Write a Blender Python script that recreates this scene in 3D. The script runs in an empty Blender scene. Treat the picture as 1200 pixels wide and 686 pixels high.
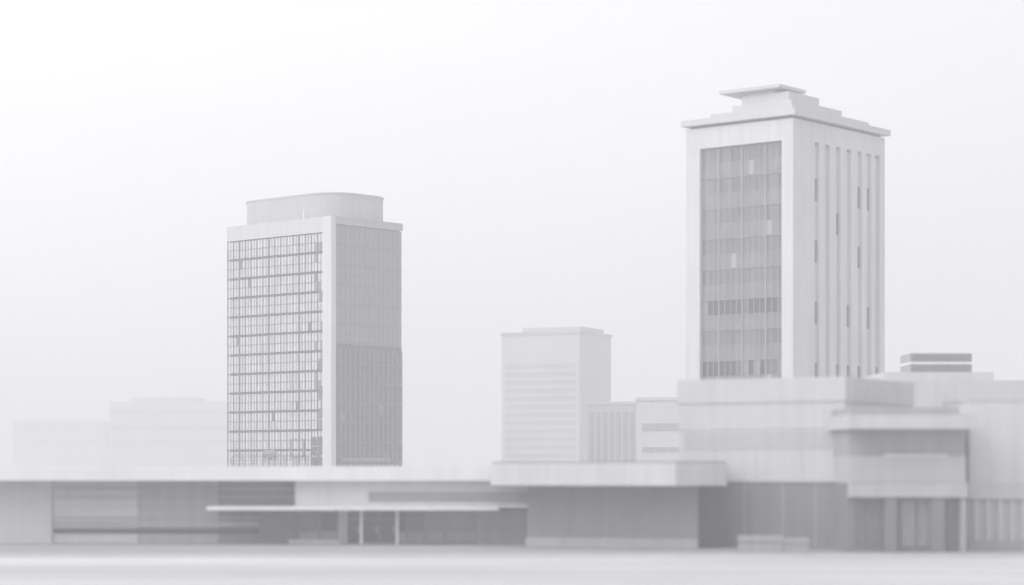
import bpy, bmesh, math, random
from mathutils import Vector
random.seed(7)
R = math.radians
sc = bpy.context.scene

# ---------------------------------------------------------------- camera
EYE, F, CX, HZ = 6.6, 2667.0, 600.0, 552.0      # eye height, focal length in px, horizon row
cam_d = bpy.data.cameras.new('camera'); cam = bpy.data.objects.new('camera', cam_d)
sc.collection.objects.link(cam); sc.camera = cam
cam.location = (0, 0, EYE); cam.rotation_euler = (R(90), 0, 0)
cam_d.sensor_width = 36; cam_d.lens = 80
cam_d.shift_y = (HZ - 343) / 1200
cam_d.clip_start = 0.5; cam_d.clip_end = 20000
cam_d.dof.use_dof = True
cam_d.dof.focus_distance = 415
cam_d.dof.aperture_fstop = 0.10

# ---------------------------------------------------------------- sky, sun, exposure
SUN_AZ, SUN_EL = -122, 36          # azimuth from the viewing direction, clockwise
SKY_BASE, SKY_UP = 6.4, 3.0        # overcast luminance at the horizon and its rise towards the zenith
w = bpy.data.worlds.new('World'); sc.world = w; w.use_nodes = True
nt = w.node_tree; nt.nodes.clear()
sky = nt.nodes.new('ShaderNodeTexSky'); sky.sky_type = 'NISHITA'; sky.sun_disc = False
sky.sun_elevation = R(SUN_EL); sky.sun_rotation = R(SUN_AZ)
sky.dust_density = 6; sky.air_density = 1.0; sky.ozone_density = 1
hs = nt.nodes.new('ShaderNodeHueSaturation'); hs.inputs['Saturation'].default_value = 0.06
bg = nt.nodes.new('ShaderNodeBackground'); bg.inputs['Strength'].default_value = 0.15
wo = nt.nodes.new('ShaderNodeOutputWorld')
# overcast layer over the clear sky: brighter overhead and towards the veiled sun's side
tcw = nt.nodes.new('ShaderNodeTexCoord'); sep = nt.nodes.new('ShaderNodeSeparateXYZ')
nt.links.new(tcw.outputs['Generated'], sep.inputs[0])
def mth(op, a, b):
    m_ = nt.nodes.new('ShaderNodeMath'); m_.operation = op
    for i_, v_ in enumerate((a, b)):
        if isinstance(v_, (int, float)): m_.inputs[i_].default_value = v_
        else: nt.links.new(v_, m_.inputs[i_])
    return m_.outputs[0]
cl = nt.nodes.new('ShaderNodeTexNoise'); cl.inputs['Scale'].default_value = 2.2; cl.inputs['Detail'].default_value = 5
mpw = nt.nodes.new('ShaderNodeMapping'); mpw.inputs['Scale'].default_value = (1, 1, 3.5)
nt.links.new(tcw.outputs['Generated'], mpw.inputs['Vector']); nt.links.new(mpw.outputs[0], cl.inputs['Vector'])
lum = mth('ADD', mth('MULTIPLY', mth('MAXIMUM', sep.outputs[2], 0), SKY_UP), SKY_BASE)
lum = mth('MULTIPLY', lum, mth('ADD', mth('MULTIPLY', sep.outputs[0], -0.35), 1.0))
lum = mth('MULTIPLY', lum, mth('ADD', mth('MULTIPLY', mth('SUBTRACT', cl.outputs['Fac'], .5), 0.14), 1.0))
cc = nt.nodes.new('ShaderNodeCombineColor')
nt.links.new(lum, cc.inputs[0]); nt.links.new(lum, cc.inputs[1]); nt.links.new(mth('MULTIPLY', lum, 1.02), cc.inputs[2])
mxs = nt.nodes.new('ShaderNodeMix'); mxs.data_type = 'RGBA'; mxs.inputs[0].default_value = 0.85
nt.links.new(sky.outputs[0], hs.inputs['Color'])
nt.links.new(hs.outputs[0], mxs.inputs[6]); nt.links.new(cc.outputs[0], mxs.inputs[7]); nt.links.new(mxs.outputs[2], bg.inputs[0])
nt.links.new(bg.outputs[0], wo.inputs[0])

sd = bpy.data.lights.new('sun', 'SUN'); so = bpy.data.objects.new('sun', sd); sc.collection.objects.link(so)
sd.energy = 0.85; sd.angle = R(40); sd.color = (1.0, 0.985, 0.97)
az, el = R(SUN_AZ), R(SUN_EL)
sun_dir = Vector((math.sin(az) * math.cos(el), math.cos(az) * math.cos(el), math.sin(el)))
so.rotation_euler = (-sun_dir).to_track_quat('-Z', 'Y').to_euler()
so.location = sun_dir * 600

vs = sc.view_settings
vs.view_transform = 'Standard'; vs.look = 'None'; vs.gamma = 1; vs.use_curve_mapping = False
vs.exposure = 0.13
sc.cycles.volume_bounces = 3; sc.cycles.max_bounces = 8
sc.cycles.use_denoising = True
HAZE = 0.0015

# ---------------------------------------------------------------- helpers
def wx(px, d): return (px - CX) / F * d
def wz(py, d): return EYE + (HZ - py) / F * d

def mat(name, col, rough=0.8, var=0.12, scale=0.25, bump=0.0, streak=0.0, spec=0.3, tint=(1, 1, 1.015)):
    m = bpy.data.materials.new(name); m.use_nodes = True
    n = m.node_tree.nodes; l = m.node_tree.links; p = n['Principled BSDF']
    p.inputs['Roughness'].default_value = rough
    p.inputs['Specular IOR Level'].default_value = spec
    tc = n.new('ShaderNodeTexCoord')
    nz = n.new('ShaderNodeTexNoise'); nz.inputs['Scale'].default_value = scale; nz.inputs['Detail'].default_value = 6
    nz.inputs['Roughness'].default_value = 0.65
    l.new(tc.outputs['Object'], nz.inputs['Vector'])
    fac = nz.outputs['Fac']
    if streak:
        mp = n.new('ShaderNodeMapping'); mp.inputs['Scale'].default_value = (0.9, 0.9, 0.045)
        l.new(tc.outputs['Object'], mp.inputs['Vector'])
        n2 = n.new('ShaderNodeTexNoise'); n2.inputs['Scale'].default_value = 1.3; n2.inputs['Detail'].default_value = 4
        l.new(mp.outputs[0], n2.inputs['Vector'])
        mx = n.new('ShaderNodeMix'); mx.data_type = 'FLOAT'; mx.inputs[0].default_value = streak
        l.new(nz.outputs['Fac'], mx.inputs[2]); l.new(n2.outputs['Fac'], mx.inputs[3]); fac = mx.outputs[0]
    rp = n.new('ShaderNodeValToRGB')
    lo, hi = col * (1 - 2 * var), col * (1 + 2 * var)
    rp.color_ramp.elements[0].position = 0.25; rp.color_ramp.elements[1].position = 0.75
    rp.color_ramp.elements[0].color = (lo * tint[0], lo * tint[1], lo * tint[2], 1)
    rp.color_ramp.elements[1].color = (hi * tint[0], hi * tint[1], hi * tint[2], 1)
    l.new(fac, rp.inputs[0]); l.new(rp.outputs[0], p.inputs['Base Color'])
    if bump:
        b = n.new('ShaderNodeBump'); b.inputs['Strength'].default_value = bump; b.inputs['Distance'].default_value = 0.05
        n3 = n.new('ShaderNodeTexNoise'); n3.inputs['Scale'].default_value = scale * 12; n3.inputs['Detail'].default_value = 5
        l.new(tc.outputs['Object'], n3.inputs['Vector']); l.new(n3.outputs['Fac'], b.inputs['Height'])
        l.new(b.outputs[0], p.inputs['Normal'])
    return m

M = dict(
    white=mat('white_render', .80, .7, .05, .12, .2, .5),
    tower=mat('tower_concrete', .60, .75, .085, .10, .35, .5),
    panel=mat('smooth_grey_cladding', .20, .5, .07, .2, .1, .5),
    pale=mat('pale_concrete', .55, .8, .05, .15, .3, .6),
    concrete=mat('grey_concrete', .36, .85, .10, .2, .4, .6),
    cladding=mat('dark_stone_cladding', .19, .7, .14, .35, .3, .4),
    dark=mat('dark_metal', .06, .5, .1, .5),
    grey_metal=mat('grey_metal', .22, .5, .1, .4),
    blind=mat('pale_blind_behind_glass', .62, .18, .06, .3, spec=.5),
    blind2=mat('grey_blind_behind_glass', .45, .15, .08, .3, spec=.5),
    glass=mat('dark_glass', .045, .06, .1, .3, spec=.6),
    glass2=mat('grey_glass', .13, .12, .12, .5, spec=.5),
    glass3=mat('mid_glass', .24, .15, .12, .5, spec=.5),
    sheer=mat('sheer_curtain_behind_glass', .56, .14, .16, .5, streak=.85, spec=.5),
    drape=mat('drape_behind_glass', .15, .12, .32, .6, streak=.75, spec=.5),
    spandrel=mat('spandrel_glass', .20, .2, .24, .5, streak=.5, spec=.5),
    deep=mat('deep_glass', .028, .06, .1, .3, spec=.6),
    light=mat('light_grey_render', .46, .8, .06, .15, .3, .6),
    far=mat('haze_lightened_facade', .47, .8, .06, .05),  # colour lightened to carry part of the haze's fading
    fardark=mat('haze_lightened_windows', .37, .4, .08, .05),  # windows paled towards the facade, haze worked into the colour
    asphalt=mat('pale_road_concrete', .52, .8, .26, .06, .3),
    paving=mat('grey_paving', .30, .85, .08, .5, .3),
    kerb=mat('kerb_stone', .62, .8, .06, .6, .2),
    ground=mat('pale_ground', .47, .9, .22, .05, .2),
    roofing=mat('roof_felt', .3, .9, .1, .2, .2),
    line=mat('worn_white_paint', .78, .7, .06, 1.2),
    joint=mat('dark_joint_filler', .16, .9, .05, .5),  # plain dark tone for joints
)

for k in ('asphalt', 'ground', 'paving'):
    nn = M[k].node_tree
    tc_ = [q for q in nn.nodes if q.type == 'TEX_COORD'][0]; nz_ = [q for q in nn.nodes if q.type == 'TEX_NOISE' and any(l.to_socket.node.type == 'VALTORGB' for l in q.outputs[0].links)][0]
    mp_ = nn.nodes.new('ShaderNodeMapping'); mp_.inputs['Scale'].default_value = (.25, 3.2, 1)
    nn.links.new(tc_.outputs['Object'], mp_.inputs['Vector']); nn.links.new(mp_.outputs[0], nz_.inputs['Vector'])

class MB:
    def __init__(s): s.bm = bmesh.new(); s.mats = []
    def slot(s, m):
        if m not in s.mats: s.mats.append(m)
        return s.mats.index(m)
    def box(s, x0, x1, y0, y1, z0, z1, m=None):
        if x0 > x1: x0, x1 = x1, x0
        if y0 > y1: y0, y1 = y1, y0
        if z0 > z1: z0, z1 = z1, z0
        v = [s.bm.verts.new(c) for c in ((x0,y0,z0),(x1,y0,z0),(x1,y1,z0),(x0,y1,z0),(x0,y0,z1),(x1,y0,z1),(x1,y1,z1),(x0,y1,z1))]
        i = s.slot(m) if m else 0
        for f in ((0,3,2,1),(4,5,6,7),(0,1,5,4),(1,2,6,5),(2,3,7,6),(3,0,4,7)):
            s.bm.faces.new([v[k] for k in f]).material_index = i
        return s
    def prism(s, pts, z0, z1):
        a = sum(pts[i-1][0]*pts[i][1] - pts[i][0]*pts[i-1][1] for i in range(len(pts)))
        if a < 0: pts = pts[::-1]
        lo = [s.bm.verts.new((x, y, z0)) for x, y in pts]; hi = [s.bm.verts.new((x, y, z1)) for x, y in pts]
        s.bm.faces.new(lo[::-1]); s.bm.faces.new(hi)
        n = len(pts)
        for i in range(n): s.bm.faces.new((lo[i], lo[(i+1) % n], hi[(i+1) % n], hi[i]))
        return s
    def cyl(s, x, y, z0, z1, r0, r1=None, n=12):
        r1 = r0 if r1 is None else r1
        lo = [s.bm.verts.new((x+r0*math.cos(2*math.pi*i/n), y+r0*math.sin(2*math.pi*i/n), z0)) for i in range(n)]
        hi = [s.bm.verts.new((x+r1*math.cos(2*math.pi*i/n), y+r1*math.sin(2*math.pi*i/n), z1)) for i in range(n)]
        s.bm.faces.new(lo[::-1]); s.bm.faces.new(hi)
        for i in range(n): s.bm.faces.new((lo[i], lo[(i+1) % n], hi[(i+1) % n], hi[i]))
        return s
    def build(s, name, m=None, parent=None, bevel=0):
        if bevel:
            bmesh.ops.bevel(s.bm, geom=list(s.bm.edges), offset=bevel, segments=2, affect='EDGES', profile=.5)
        me = bpy.data.meshes.new(name); s.bm.to_mesh(me); s.bm.free()
        for k in (s.mats or [m]): me.materials.append(M[k])
        o = bpy.data.objects.new(name, me); sc.collection.objects.link(o)
        if parent: o.parent = parent
        return o

def box(name, m, parent, *c, bevel=0): return MB().box(*c).build(name, m, parent, bevel)

def tag(o, label, cat, group=None):
    o['label'] = label; o['category'] = cat
    if group: o['group'] = group
    return o
def struct(o): o['kind'] = 'structure'; return o

class Frame:
    """An Empty at a building's near ground corner; local -x runs along its left face, local +y along its right face."""
    def __init__(s, name, label, cat, px, d, rot):
        s.cx, s.cy, s.d, s.r = wx(px, d), d, d, R(rot)
        s.o = bpy.data.objects.new(name, None); sc.collection.objects.link(s.o)
        s.o.location = (s.cx, s.cy, 0); s.o.rotation_euler = (0, 0, s.r)
        tag(s.o, label, cat)
    def x(s, px, y=0):                  # local x of the point of the left face (set back y) seen at column px
        k = (px - CX) / F; ox, oy = s.cx - y*math.sin(s.r), s.cy + y*math.cos(s.r)
        return (k*oy - ox) / (math.cos(s.r) - k*math.sin(s.r))
    def y(s, px, x=0):
        k = (px - CX) / F; ox, oy = s.cx + x*math.cos(s.r), s.cy + x*math.sin(s.r)
        return (k*oy - ox) / (-math.sin(s.r) - k*math.cos(s.r))
    def dep(s, x=0, y=0): return s.cy + x*math.sin(s.r) + y*math.cos(s.r)
    def z(s, py, x=0, y=0): return wz(py, s.dep(x, y))

# ---------------------------------------------------------------- setting: ground, pavement, road, kerbs
def sheet(name, m, x0, x1, y0, y1, z):
    bm = bmesh.new()
    bm.faces.new([bm.verts.new(c) for c in ((x0,y0,z),(x1,y0,z),(x1,y1,z),(x0,y1,z))])
    me = bpy.data.meshes.new(name); bm.to_mesh(me); bm.free(); me.materials.append(M[m])
    o = bpy.data.objects.new(name, me); sc.collection.objects.link(o); return struct(o)
sheet('ground', 'ground', -2500, 2500, -300, 3000, 0)
sheet('road', 'asphalt', -300, 300, 157.5, 176, 0.004)
struct(MB().box(-300, 300, 176.3, 225, 0, .13).build('pavement', 'paving'))
struct(MB().box(-300, 300, 176, 176.3, 0, .15).build('kerb', 'kerb'))
struct(MB().box(-300, 300, 157.1, 157.5, 0, .15).build('kerb', 'paving'))
sheet('gutter', 'paving', -300, 300, 157.6, 159.6, 0.008)
sheet('gutter', 'paving', -300, 300, 174.2, 175.9, 0.008)
struct(MB().box(-300, 300, 100, 157.09, 0, .13).build('pavement', 'ground'))
for yy, hw in ((166.5, .09), (140.5, .25)):
    mk = MB()
    if yy > 160:
        mk.box(-300, 300, yy-hw, yy+hw, .004, .008)
        mk.build('road_marking', 'line')['kind'] = 'structure'
    else:
        mk.box(-300, 300, yy-hw, yy+hw, .128, .134)
        mk.build('drainage_channel', 'paving')['kind'] = 'structure'

# ---------------------------------------------------------------- the dark and pale glass tower on the left
t = Frame('glass_tower', 'glass curtain wall tower with white corner pier and curved rooftop plant, behind the pavilion roof', 'tower', 390, 400, -42)
o = t.o
W, D = -t.x(267), t.y(471)
ZT = t.z(253)
band = t.z(271)
box('core', 'dark', o, -W+.3, -.3, .3, D-.3, 0, ZT-.5)
xp = t.x(379.5)
MB().box(xp, 0, -.35, .75, 0, ZT).build('corner_pier', 'tower', o)
MB().box(-W, xp, -.2, .3, band, ZT-.01).build('parapet', 'pale', o)
MB().box(-.3, .25, .75, D, t.z(262), ZT-.02).build('parapet', 'concrete', o)
MB().box(-W, -.3, .3, D, ZT-.5, ZT-.25).build('roof', 'roofing', o)
st = 23.3 / F * 400
z1 = band; k = 0
cols = int((W + xp) / .8)
cw = (W + xp) / cols
rows = []
while z1 > 2:
    z0 = max(z1 - st, 0)
    mb = MB()
    for c in range(cols):
        a = -W + c*cw
        zm = (z0+z1)/2
        for (p, q) in ((z0+.18, zm), (zm, z1-.18)):
            u = random.random()
            near = (c > cols*.9)
            m = 'blind' if u < (.1 if near else .3) else 'sheer' if u < (.6 if near else .985) else 'glass3' if u < .97 else 'glass2'
            mb.box(a+.03, a+cw-.03, .05, .14, p+.03, q-.03, m)
    mb.build('window_band', None, o)
    rows.append((z0, z1))
    z1 = z0
fr = MB()
for c in range(cols+1):
    a = -W + c*cw
    h = .045 if c % 2 == 0 else .03
    if c % 10 == 4: h = .14
    fr.box(a-h, a+h, -.10 if c % 2 == 0 else -.02, .2, 0, band)
fr.build('mullion_frame', 'dark', o)
for (z0, z1) in rows:
    MB().box(-W, xp, -.16, .2, z1-.08, z1+.08 if z1 < band else z1).build('floor_edge', 'dark', o)
tr = MB()
for (z0, z1) in rows: tr.box(-W, xp, -.05, .18, (z0+z1)/2-.07, (z0+z1)/2+.07)
tr.build('transom_frame', 'grey_metal', o)
# features low on the left face
bx = MB()
for (a, b, c, d) in ((340, 357, 515.2, 514), (340, 357, 536, 534.8), (340, 341.2, 534.8, 515.2), (355.8, 357, 534.8, 515.2)):
    bx.box(t.x(a), t.x(b), -.2, -.02, t.z(c), t.z(d))
bx.build('window_surround', 'grey_metal', o)
MB().box(t.x(310), t.x(323), -.3, -.03, t.z(536), t.z(527)).build('service_panel', 'grey_metal', o)
for (a, b) in ((366.5, 370.5), (373, 378.3)):
    for (c, d) in ((512, 522), (523.5, 533), (536, 546)):
        MB().box(t.x(a), t.x(b), -.24, -.04, t.z(d), t.z(c)).build('dark_window', 'glass', o)
for (c, d) in ((340, 352), (420, 434), (452, 466), (478, 490)):
    MB().box(t.x(375), t.x(378.3), -.24, -.04, t.z(d), t.z(c)).build('dark_window', 'glass2', o)
# right face: dark glass; paler cladding above also stands in for fading mist
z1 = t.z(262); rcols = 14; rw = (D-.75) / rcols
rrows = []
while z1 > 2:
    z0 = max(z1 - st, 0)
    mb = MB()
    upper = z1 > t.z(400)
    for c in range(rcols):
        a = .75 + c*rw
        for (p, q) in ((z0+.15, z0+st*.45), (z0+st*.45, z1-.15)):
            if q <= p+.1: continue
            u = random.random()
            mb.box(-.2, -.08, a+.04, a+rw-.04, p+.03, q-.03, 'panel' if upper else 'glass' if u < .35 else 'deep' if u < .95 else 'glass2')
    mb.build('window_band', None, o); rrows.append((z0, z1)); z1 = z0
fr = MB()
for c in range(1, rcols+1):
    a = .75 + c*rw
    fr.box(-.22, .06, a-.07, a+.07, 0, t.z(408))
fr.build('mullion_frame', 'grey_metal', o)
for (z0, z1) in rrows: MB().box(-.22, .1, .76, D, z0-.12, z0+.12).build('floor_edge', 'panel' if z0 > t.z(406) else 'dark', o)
MB().box(-.2, .2, t.y(400), t.y(457), t.z(541), t.z(536.5)).build('ledge', 'panel', o)
# rooftop plant screen with rounded corners
pts = []
px0, px1, py0, py1, r = -W+1.0, -.7, .7, D-.9, 5.5
for (cxx, cyy, a0) in ((px1-r, py0+r, -90), (px1-r, py1-r, 0), (px0+r, py1-r, 90), (px0+r, py0+r, 180)):
    for i in range(9): pts.append((cxx + r*math.cos(R(a0+i*11.25)), cyy + r*math.sin(R(a0+i*11.25))))
zp = t.z(226.5, -2, 2)
ph = MB().prism(pts, ZT-.25, zp).build('plant_screen', 'light', o)
cap = []
for (x, y) in pts: cap.append(((x-(px0+px1)/2)*1.015+(px0+px1)/2, (y-(py0+py1)/2)*1.015+(py0+py1)/2))
MB().prism(cap, zp, zp+.25).build('coping', 'pale', ph)
am = MB().cyl(t.x(356, .1), .1, ZT-.3, t.z(247), .13, .10).cyl(t.x(356, .1), .1, t.z(247), t.z(240.5), .10, .05)
am.build('antenna', 'white', o)

# ---------------------------------------------------------------- the pale concrete tower on the right
t = Frame('concrete_tower', 'tall pale concrete tower with framed glass wall, slotted side and stepped roof', 'tower', 929.5, 300, -39)
o = t.o
W, D = -t.x(804), t.y(1037)
ZT = t.z(138); zg = t.z(163)
xl, xr = t.x(820), t.x(916)
box('core', 'concrete', o, -W+.6, -.9, .9, D-.6, 0, ZT-1)
MB().box(-W, xl, 0, 1.2, 0, ZT).build('corner_pier', 'tower', o)
MB().box(xr, 0, 0, 1.2, 0, ZT).build('corner_pier', 'tower', o)
MB().box(xl, xr, .004, 1.2, zg, ZT-.003).build('top_band', 'tower', o)
st = 36.6 / F * 300
z1 = zg; n = 14; cw = (xr-xl) / n; i = 0
fl = []
while z1 > 3:
    z0 = z1 - st
    dark = i in (5, 7)
    mb = MB()
    for c in range(n):
        u = random.random()
        m = ('glass' if u < .5 else 'glass2' if u < .75 else 'glass3') if dark else ('glass2' if u < .05 else 'drape' if u < .97 else 'spandrel')
        mb.box(xl+c*cw+.04, xl+(c+1)*cw-.04, .62, .7, z0+st*.5, z1-.1, m)
    mb.build('window_band', None, o)
    mb = MB()
    for c in range(n):
        u = random.random()
        mb.box(xl+c*cw+.02, xl+(c+1)*cw-.02, .58, .7, z0+.04, z0+st*.5-.05, 'spandrel' if u < .97 else 'concrete')
    mb.build('spandrel', None, o)
    MB().box(xl, xr, .45, .7, z0-.09, z0+.09).build('floor_edge', 'grey_metal', o)
    fl.append(z0); z1 = z0; i += 1
fr = MB()
for c in range(1, n):
    h = .07 if c % 4 == 3 else .04
    fr.box(xl+c*cw-h, xl+c*cw+h, .42 if c % 4 == 3 else .5, .72, 0, zg)
fr.build('mullion_frame', 'concrete', o)
# right face with seven recessed slots
slots = [957.5, 970, 982.5, 995, 1007.5, 1018.5, 1028.5]
zs = t.z(163, 0, 2)
edges = []
for s in slots: edges.append((t.y(s-2.6), t.y(s+2.6)))
wall = MB(); y0 = 1.2
for (a, b) in edges:
    wall.box(-.9, -.003, y0, a, 0, zs); y0 = b
wall.box(-.9, -.003, y0, D, 0, zs)
wall.box(-.9, -.003, 1.2, D, zs, ZT-.003)
wall.build('slotted_wall', 'tower', o)
for j, (a, b) in enumerate(edges):
    MB().box(-.88, -.40 - .12*random.random(), a+.002, b-.002, 0, zs-.4).build('slot_panel', 'pale', o)
    zz = zs - .4
    lv = 0
    while zz > 14:
        if (lv, j) in ((1, 0), (1, 4), (3, 0), (5, 0), (5, 3), (5, 5), (7, 0), (7, 2), (7, 3), (7, 4), (7, 6), (3, 4), (1, 5), (2, 2)):
            MB().box(-.5, -.36, a+.03, b-.03, zz-st*.8, zz-.3).build('window', 'glass2', o)
        zz -= st; lv += 1
# stepped roof
MB().box(-W-.45, .6, -.6, D+.6, ZT+.35, ZT+1.15).build('roof_slab', 'pale', o)
MB().box(-W+.6, -.5, .5, D-.6, ZT-.01, ZT+.35).build('roof', 'grey_metal', o)
z = ZT+1.15
MB().box(-W*.80, -.6, .8, D*.86, z, z+.7).build('roof_tier', 'pale', o)
MB().box(-W*.62, -1.2, 1.6, D*.60, z+.7, z+1.6).build('roof_tier', 'pale', o)
MB().box(-W*.56, -2.2, 2.4, D*.42, z+1.6, z+2.9).build('roof_tier', 'pale', o)
MB().box(-W*.54, -W*.27, 2.6, D*.30, z+2.9, z+3.4).build('lift_house', 'pale', o)
MB().box(-W*.74, -W*.18, 1.4, D*.34, z+3.4, z+3.85).build('top_slab', 'pale', o)

# ---------------------------------------------------------------- podium hall under the concrete tower
t = Frame('podium_hall', 'pale windowless hall with a dark stone base, in front of the concrete tower', 'hall', 990, 188, -30)
o = t.o
W, D = -t.x(796), 16
zt, zb = t.z(441.5), t.z(564)
MB().box(-W, 0, 0, D, zb, t.z(470)).build('wall', 'pale', o)
MB().box(-W-.12, .12, -.12, D+.1, t.z(470), zt).build('parapet', 'pale', o)
MB().box(-W-.06, .06, -.06, D+.05, t.z(502), t.z(499)).build('string_course', 'pale', o)
MB().box(-W+.5, -.6, -.03, .02, t.z(527), t.z(505)).build('recessed_panel', 'light', o)
MB().box(-W-.08, .08, -.08, D+.08, zb-.14, zb).build('string_course', 'concrete', o)
for p in (838, 887, 940): MB().box(t.x(p)-.03, t.x(p)+.03, -.012, .03, zb+.02, t.z(528)).build('panel_joint', 'concrete', o)
base = MB().box(-W+.05, -.05, .05, D-.05, .13, zb-.14)
base.build('stone_base', 'cladding', o)
for p in (872, 917, 955): MB().box(t.x(p)-.05, t.x(p)+.05, .03, .06, .2, zb-.16).build('panel_joint', 'concrete', o)

# ---------------------------------------------------------------- low pavilion on the left
t = Frame('entrance_pavilion', 'long low pavilion with white flat roof edge, thin entrance canopy and glazed doors', 'pavilion', 655, 199, -1.5)
o = t.o
xL = t.x(-60)
zr, zf = t.z(546.5), t.z(563.5)
MB().box(xL, 0, 0, 16, zf, zr).build('roof', 'white', o)
zc0, zc1 = t.z(598), t.z(594)
X = lambda p, y=3.2: t.x(p, y)
# upper storey; wall left of the bay steps from pale to dark rightwards
MB().box(xL+.5, X(60), 3.3, 15, .13, zf).build('wall', 'pale', o)
MB().box(X(60), X(160), 3.5, 15, zc1, zf).build('wall', 'pale', o)
MB().box(X(160), X(255), 3.45, 15, zc1, zf).build('wall', 'concrete', o)
MB().box(X(255), X(349), 3.4, 15, zc1, zf).build('wall', 'cladding', o)
MB().box(X(349), X(640), 1.2, 15, zc1, zf).build('bay_wall', 'pale', o)
MB().box(X(432, 1.2), X(638, 1.2), 1.1, 1.25, t.z(588), t.z(577)).build('ribbon_window', 'glass3', o)
for (a, b) in ((572.5, 574), (583, 584)):
    MB().box(X(62), X(346), 3.28, 3.45, t.z(b), t.z(a)).build('wall_rail', 'concrete', o)
# canopy
MB().box(t.x(242, -1.0), t.x(584, -1.0), -1.0, 4.0, zc0, zc1).build('entrance_canopy', 'white', o)
# ground storey, with the same pale-to-dark steps in the wall
for a, b, m in ((60, 160, 'pale'), (160, 255, 'concrete'), (255, 349, 'cladding')):
    MB().box(X(a), X(b), 3.6, 15, .13, zc1-.002).build('ground_wall', m, o)
for (a, b, m) in ((607, 609.5, 'concrete'), (621, 627, 'dark'), (612, 619, 'concrete')):
    MB().box(X(62), X(349)-3.5, 3.5, 3.65, t.z(b), t.z(a)).build('wall_rail', m, o)
MB().box(X(349), X(640), 6, 15, .13, zc0-.002).build('lobby_wall', 'cladding', o)
zfl, zh = .13, zc0-.02
def glazing(a, b, m, name, y=3.6, sill=0.0):
    xa, xb = t.x(a, y), t.x(b, y)
    f = MB()
    f.box(xa, xa+.09, y, y+.14, zfl, zh).box(xb-.09, xb, y, y+.14, zfl, zh)
    f.box(xa+.09, xb-.09, y, y+.14, zh-.12, zh-.001).box(xa+.09, xb-.09, y, y+.14, zfl, zfl+.14)
    if not sill: f.box(xa+.09, xb-.09, y+.01, y+.13, 2.25, 2.33)
    fo = f.build(name, 'grey_metal', o)
    g = MB().box(xa+.09, xb-.09, y+.05, y+.08, zfl+.14+sill, zh-.12).build('pane', m, fo)
    if sill: MB().box(xa+.09, xb-.09, y+.02, y+.12, zfl+.14, zfl+.14+sill).build('lower_panel', 'concrete', fo)
    return fo
for a, b, m, nm, sl in ((350, 375, 'glass2', 'window', .9), (375, 396, 'glass', 'window', .9), (407, 423, 'glass', 'door', 0), (424, 444, 'glass', 'door', 0),
                        (444, 465, 'glass', 'door', 0), (466, 477, 'glass', 'window', .9), (477, 498, 'glass2', 'window', .9), (498, 521, 'glass3', 'window', .9),
                        (521, 558, 'glass3', 'window', .9)):
    d = glazing(a, b, m, nm, sill=sl)
    if nm == 'door': MB().box(t.x(b-3, 3.5), t.x(b-3, 3.5)+.05, 3.5, 3.54, 1.0, 1.7).build('handle', 'white', d)
MB().box(X(396), X(407), 3.4, 4.2, .13, zh).build('entrance_pier', 'pale', o)
for p in (423.5, 465.5): MB().cyl(t.x(p, 0), 0, .13, zc0, .09).build('canopy_post', 'white', o)
MB().box(X(558), X(640), 3.4, 6, .13, zc0-.002).build('wall_return', 'concrete', o)
MB().box(X(338, 2.2), X(398, 2.2), 2.2, 2.8, .13, .50).build('doorstep', 'pale', o)

# railing on the pavilion roof
rl = Frame('roof_railing', 'thin dark railing on the pavilion roof at the foot of the glass tower', 'railing', 372, 202, -1.5)
rl.o.location.z = zr
x0 = rl.x(272)
MB().box(x0, 0, -.03, .03, .86, .95).build('top_rail', 'dark', rl.o)
MB().box(x0, 0, -.02, .02, .08, .13).build('bottom_rail', 'dark', rl.o)
for i in range(9):
    x = x0 + (-x0-.06)*i/8
    MB().box(x, x+.06, -.04, .04, 0, .86).build('post', 'dark', rl.o)

# ---------------------------------------------------------------- hall with the deep white fascia, in the middle
def P(px, d): return (wx(px, d), d)
root = bpy.data.objects.new('canopy_hall', None); sc.collection.objects.link(root)
c0 = P(792, 186); root.location = (c0[0], c0[1], 0)
tag(root, 'low hall under a deep white roof fascia with angled end, right of the pavilion', 'hall')
L = lambda px, d: (wx(px, d)-c0[0], d-c0[1])
roof = MB().prism([L(575, 192), L(792, 186), L(852, 189), L(838, 192.5), L(800, 195), L(790, 196.5), L(640, 198.3), L(577, 198.3)], wz(569.5, 186), wz(542.5, 186))
roof.build('roof', 'tower', root)
MB().prism([L(577, 192.15), L(792, 186.15), L(850, 189.1), L(838, 192.4), L(800, 194.9), L(790, 196.4), L(640, 198.2), L(578, 198.2)], wz(542.5, 186), wz(541, 186)).build('roof_edge', 'grey_metal', root)
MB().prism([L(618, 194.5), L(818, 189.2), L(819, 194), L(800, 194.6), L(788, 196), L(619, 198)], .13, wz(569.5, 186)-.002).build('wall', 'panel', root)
MB().prism([L(818, 191.2), L(848, 191.4), L(838, 192.2), L(819, 193)], .13, wz(569.5, 186)-.002).build('porch_shade_wall', 'dark', root)  # dark tone stands in for the shade of the open porch recess
for p, d in ((665, 193.2), (710, 192.0), (760, 190.7)):
    a = L(p, d); MB().box(a[0]-.03, a[0]+.03, a[1]-.05, a[1]+.4, .14, wz(569.5, 186)-.1).build('wall_joint', 'concrete', root)
MB().prism([L(616, 194.0), L(818, 188.8), L(818, 189.3), L(616, 194.6)], .13, wz(632, 189)).build('plinth', 'concrete', root)

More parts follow.
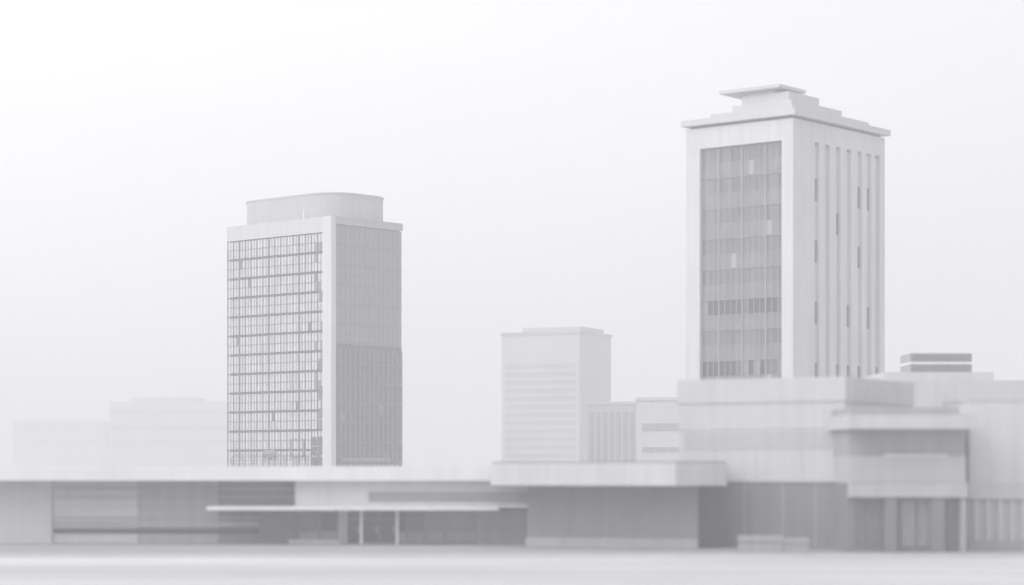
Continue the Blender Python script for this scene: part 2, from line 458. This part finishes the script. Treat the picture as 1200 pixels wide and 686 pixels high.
# low planter by the podium
pl = Frame('concrete_planter', 'low pale concrete planter of two blocks at the foot of the podium hall', 'planter', 948, 180, -3)
o = pl.o
x0, xm = pl.x(866), pl.x(917)
for (a, b, h, y0, nm) in ((x0, xm, 1.45, 0, 'planter_block'), (xm+.05, 0, 1.25, .12, 'planter_block')):
    m = MB().box(a, b, y0, y0+1.3, .13, h*.55).box(a+.05, b-.05, y0+.06, y0+1.24, h*.55, h*.68).box(a-.04, b+.04, y0-.05, y0+1.35, h*.68, h)
    m.build(nm, 'concrete', o)

# ---------------------------------------------------------------- right: building with projecting white canopy
t = Frame('canopy_building', 'grey street building with projecting pale canopy slab, right of the podium hall', 'building', 1134, 181, 2.0)
o = t.o
x0 = t.x(997)
zt = t.z(487)
MB().box(t.x(990), t.x(1142), -1.6, 8, t.z(503), zt).build('canopy_slab', 'pale', o)
MB().box(t.x(995), t.x(1120), -1.0, 8, zt, t.z(478)).build('roof', 'concrete', o)
MB().box(x0, 0, 1.0, 9, t.z(534), t.z(503)).build('upper_wall', 'concrete', o)  # darker grey than the wall below, painting in the canopy's shade
MB().box(t.x(1038), t.x(1112), .5, 1.1, t.z(537), t.z(532)).build('ledge', 'pale', o)
MB().box(x0, 0, .6, 9, t.z(566), t.z(534.2)).build('wall', 'light', o)
MB().box(x0-.05, .05, .1, 1, t.z(583), t.z(566.3)).build('fascia', 'light', o)
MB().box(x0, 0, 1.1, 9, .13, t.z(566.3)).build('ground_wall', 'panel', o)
for a, b, m in ((1001, 1014, 'glass2'), (1018, 1036, 'glass2'), (1056, 1072, 'glass3'), (1076, 1090, 'glass3'), (1112, 1124, 'glass2')):
    wn = MB().box(t.x(a, 1), t.x(b, 1), .98, 1.09, .6, t.z(586)).build('shop_window', m, o)
    MB().box(t.x(a, .9)-.06, t.x(a, .9)+.05, .9, 1.0, .5, t.z(585)).build('frame', 'grey_metal', wn)
for a, b in ((1038, 1052), (1092, 1108), (1127, 1134)):
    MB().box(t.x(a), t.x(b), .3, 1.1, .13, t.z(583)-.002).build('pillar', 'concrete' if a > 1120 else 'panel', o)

t = Frame('pale_block', 'plain pale block with upright pilasters below, at the far right edge', 'building', 1290, 186, 1.5)
o = t.o
x0 = t.x(1136)
MB().box(x0, 0, 0, 10, t.z(567), t.z(470)).build('wall', 'tower', o)
MB().box(x0-.08, .1, -.08, 10.1, t.z(470), t.z(467)).build('coping', 'pale', o)
MB().box(x0-.03, .05, -.05, 10, t.z(585), t.z(567.2)).build('fascia', 'pale', o)
MB().box(x0, 0, .3, 10, .13, t.z(585.2)).build('ground_wall', 'light', o)
for p in range(1142, 1290, 14): MB().box(t.x(p), t.x(p+5), .1, .3, .13, t.z(585.2)).build('pilaster', 'pale', o)
MB().box(x0-.1, .1, -.2, .1, .13, .9).build('plinth', 'concrete', o)

t = Frame('rear_block', 'pale flat-roofed block topped by a grey louvred plant box, behind the canopy building', 'building', 1290, 250, 1.0)
o = t.o
MB().box(t.x(1110), 0, 0, 14, 0, t.z(446)).build('wall', 'pale', o)
MB().box(t.x(1042), t.x(1172), 3, 17, t.z(446), t.z(435)).build('upper_storey', 'pale', o)
MB().box(t.x(1030), t.x(1110)-.01, .5, 14, 0, t.z(446)-.01).build('side_wing', 'pale', o)
u = MB().box(t.x(1067, 5), t.x(1139, 5), 5, 11, t.z(435), t.z(411.5)).build('plant_box', 'concrete', o)
MB().box(t.x(1067, 5)-.03, t.x(1139, 5)+.03, 4.9, 11.1, t.z(424.5), t.z(422)).build('rail', 'white', u)
lv = MB()
for k in range(4):
    lv.box(t.x(1068, 5), t.x(1138, 5), 4.92, 5.02, t.z(421-k*2.3), t.z(420-k*2.3)); lv.box(t.x(1068, 5), t.x(1138, 5), 4.92, 5.02, t.z(434-k*2.3), t.z(433-k*2.3))
lv.build('louvre_panel', 'grey_metal', u)

# ---------------------------------------------------------------- fading buildings behind
t = Frame('office_slab', 'hazy mid-height office slab with banded windows and small roof box, in the middle distance', 'tower', 679, 640, -26)
o = t.o
W, D = -t.x(588), t.y(716)
ZT = t.z(391)
MB().box(-W, 0, 0, D, 0, ZT).build('wall', 'far', o)
MB().box(-W-.3, .3, -.3, D+.3, ZT, ZT+.8).build('parapet', 'fardark', o)
MB().box(t.x(612, 3), -1, 3, D-3, ZT+.8, t.z(382)).build('roof_box', 'far', o)
y = 426
while y < 545:
    MB().box(-W+1, -1.2, -.12, .02, t.z(y+5), t.z(y)).build('window_band', 'fardark', o); y += 9.6

t = Frame('ribbed_block', 'dim low block with upright window strips, right of the hazy office slab', 'building', 747, 430, -20)
o = t.o
W = -t.x(688)
MB().box(-W, 0, 0, 14, 0, t.z(474)).build('wall', 'far', o)
MB().box(-W-.15, .15, -.15, 14, t.z(474), t.z(470.5)).build('parapet', 'pale', o)
for i in range(7):
    a = -W + .5 + i*(W-.6)/7
    MB().box(a, a+(W-.6)/7*.55, -.1, .02, 0, t.z(483)).build('window_strip', 'fardark', o)
t = Frame('pale_annex', 'long pale annex with faint window lines beside the concrete tower foot', 'building', 850, 400, -14)
o = t.o
W = -t.x(746)
MB().box(-W, 0, 0, 14, 0, t.z(469)).build('wall', 'pale', o)
MB().box(-W-.2, .2, -.2, 14.2, t.z(469), t.z(465)).build('parapet', 'pale', o)
for (a, b) in ((496, 505), (524, 530)): MB().box(-W+1, -1, -.08, .02, t.z(b), t.z(a)).build('window_band', 'concrete', o)

t = Frame('distant_block', 'faint long block in the haze left of the glass tower', 'building', 285, 1150, -8)
o = t.o
MB().box(t.x(128), 0, 0, 30, 0, t.z(470)).build('wall', 'far', o)
MB().box(t.x(150), t.x(225), 5, 25, t.z(470), t.z(465)).build('roof_box', 'far', o)
for (a, b) in ((480, 486), (498, 504), (516, 522)): MB().box(t.x(131), -2, -.2, .05, t.z(b), t.z(a)).build('window_band', 'fardark', o)
t = Frame('distant_block', 'faintest low block in the haze at the far left edge', 'building', 122, 1400, -5)
o = t.o
MB().box(t.x(15), 0, 0, 30, 0, t.z(493)).build('wall', 'far', o)
for (a, b) in ((500, 505), (514, 519)): MB().box(t.x(18), -2, -.2, .05, t.z(b), t.z(a)).build('window_band', 'fardark', o)

# ---------------------------------------------------------------- haze
hm = bpy.data.materials.new('haze'); hm.use_nodes = True
n = hm.node_tree.nodes; n.clear()
pv = n.new('ShaderNodeVolumePrincipled'); pv.inputs['Color'].default_value = (.82, .82, .833, 1)
pv.inputs['Density'].default_value = HAZE; pv.inputs['Anisotropy'].default_value = 0.0
ou = n.new('ShaderNodeOutputMaterial'); hm.node_tree.links.new(pv.outputs[0], ou.inputs['Volume'])
M['haze'] = hm
hz = MB().box(-2600, 2600, -400, 3100, -1, 61).build('haze', 'haze'); hz['kind'] = 'stuff'
